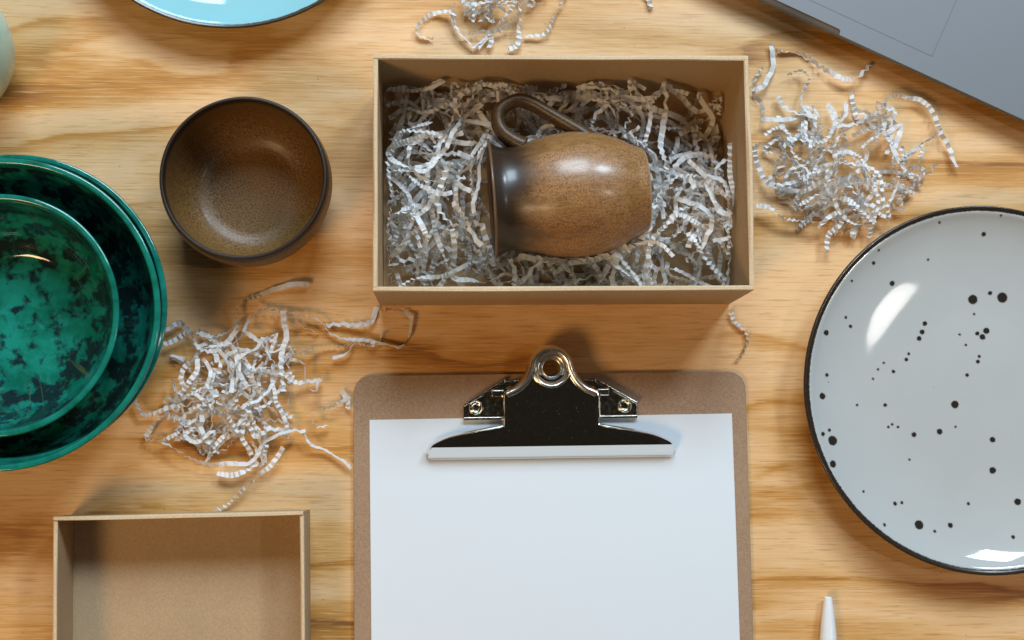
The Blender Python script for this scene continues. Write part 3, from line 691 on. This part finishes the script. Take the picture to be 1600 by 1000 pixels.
pile('crinkle_paper_heap', 'loose heap of white shredded paper behind the box at the top edge', top, lambda x, y: (560 + x / 2.963, y / 2.963), (640, -60, 190, 150), 18, 5, 12)
def stray(label, px, seed, z=2.0, **kw):
    rnd = random.Random(seed); b0 = P(*px[0], 0); pts = [P(x, y, z + rnd.uniform(-.4, 1.5)) - np.array([b0[0], b0[1], 0]) for x, y in px]
    o = strand('paper_strand', pts, None, rnd, **kw); o.location = (b0[0] * S, b0[1] * S, 0); return tag(o, label, 'paper strip', 'stray paper strips')
stray('single curled paper strip on the wood below the right corner of the box', [(1141, 482), (1146, 500), (1152, 507), (1163, 515), (1166, 530), (1158, 548), (1150, 560)], 3)
stray('single paper strip end at the top edge between box and laptop', [(1018, -30), (1012, -12), (1016, 4), (1014, 17)], 6)
stray('tiny paper curl beside the upper left corner of the clipboard', [(536, 612), (545, 628), (543, 640)], 8)

# filling of the box
def fill_box():
    rnd = random.Random(77)
    e = empty('crinkle_paper_filling', 'white shredded paper filling the open box around the mug', 'shredded paper', (58.2, 156.6, 2.0), 0.009)
    hw, hd = BW / 2 - BT - 2.0, BD / 2 - BT - 2.0
    ca_, sa_ = math.cos(-0.009), math.sin(-0.009)
    def tob(q): x, y = q[0] - 58.2, q[1] - 156.6; return np.array([x * ca_ - y * sa_, x * sa_ + y * ca_, q[2] - 2.0])
    m0, m1 = tob(A1), tob(A0); md = (m1 - m0) / np.linalg.norm(m1 - m0)
    def rmug(s):
        u = s / ML
        return float(np.interp(u, [0, 0.1, 0.3, 0.5, 0.7, 0.88, 1.0], [23.6, 27.5, 33.6, 35.4, 32, 29.5, 33]))
    def push(q, gap):
        s = float((q - m0) @ md)
        if -gap < s < ML + gap:
            r = rmug(min(max(s, 0), ML)) + gap; a = m0 + md * s; d = q - a; L = np.linalg.norm(d)
            if L < r:
                if s < 6: q = q - md * (s + gap) if s < 3 else q
                d2 = np.array([d[0] * 0.2, d[1], min(d[2], -abs(d[2]) * 0.3)]); L2 = np.linalg.norm(d2)
                q = a + d2 / max(L2, 1e-3) * r
        return q
    def clip(q):
        q = np.array(q); q[0] = min(max(q[0], -hw), hw); q[1] = min(max(q[1], -hd), hd); q[2] = max(q[2], 0.4); return q
    def top(x, y):
        # height of the nest: full at both ends, thin in the far right and near left corners and along the front
        h = 40.0
        h *= 1 - 0.88 * math.exp(-(((x - 88) / 24) ** 2 + ((y - 44) / 30) ** 2))
        h *= 1 - 0.85 * math.exp(-(((x + 84) / 22) ** 2 + ((y + 52) / 17) ** 2))
        h *= 1 - 0.5 * math.exp(-(((y + 60) / 14) ** 2))
        h *= 1 - 0.4 * math.exp(-(((x + 98) / 12) ** 2))
        h *= 1 - 0.55 * math.exp(-(((x + 8) / 26) ** 4 + ((y - 46) / 18) ** 4))
        return h
    n = 0
    while n < 245:
        x, y = rnd.uniform(-hw, hw), rnd.uniform(-hd, hd)
        if -28 < x < 45 and -22 < y < 22 and rnd.random() < 0.85: continue
        hcap = top(x, y)
        if rnd.random() > 0.15 + hcap / 42: continue
        u = rnd.random() ** 0.75; h = rnd.uniform(0, 6.28); turn = rnd.choice((-1, 1)) * rnd.uniform(0.1, 0.8); pts = []
        for j in range(rnd.randint(4, 8)):
            u = min(1, max(0.02, u + rnd.uniform(-.16, .16))); q = np.array([x, y, 1.5 + top(x, y) * u])
            pts.append(push(clip(q), 3.2)); h += turn + rnd.uniform(-.6, .6); st = rnd.uniform(8, 17); x += st * math.cos(h); y += st * math.sin(h)
            if abs(x) > hw - 3 or abs(y) > hd - 3 or top(x, y) < 9: h = math.atan2(-y, -x * 0.7) + rnd.uniform(-.9, .9)
            x = min(max(x, -hw + 2), hw - 2); y = min(max(y, -hd + 2), hd - 2)
        strand('paper_strand', pts, e, rnd, clip=lambda q: clip(push(q, 0.8)), width=3.0)
        n += 1
    for L in ([(66, -46, 20), (74, -50, 22), (82, -54, 20), (92, -59, 26), (98, -60, 30)], [(95, 20, 46), (96, 4, 42), (98, -12, 40), (95, -28, 36)], [(-92, -56, 12), (-80, -52, 15), (-66, -50, 17), (-52, -44, 20)], [(-97, 12, 34), (-94, -8, 32), (-97, -24, 26), (-90, -34, 20)]):
        strand('paper_strand', [np.array(q, float) for q in L], e, rnd, clip=clip)
fill_box()
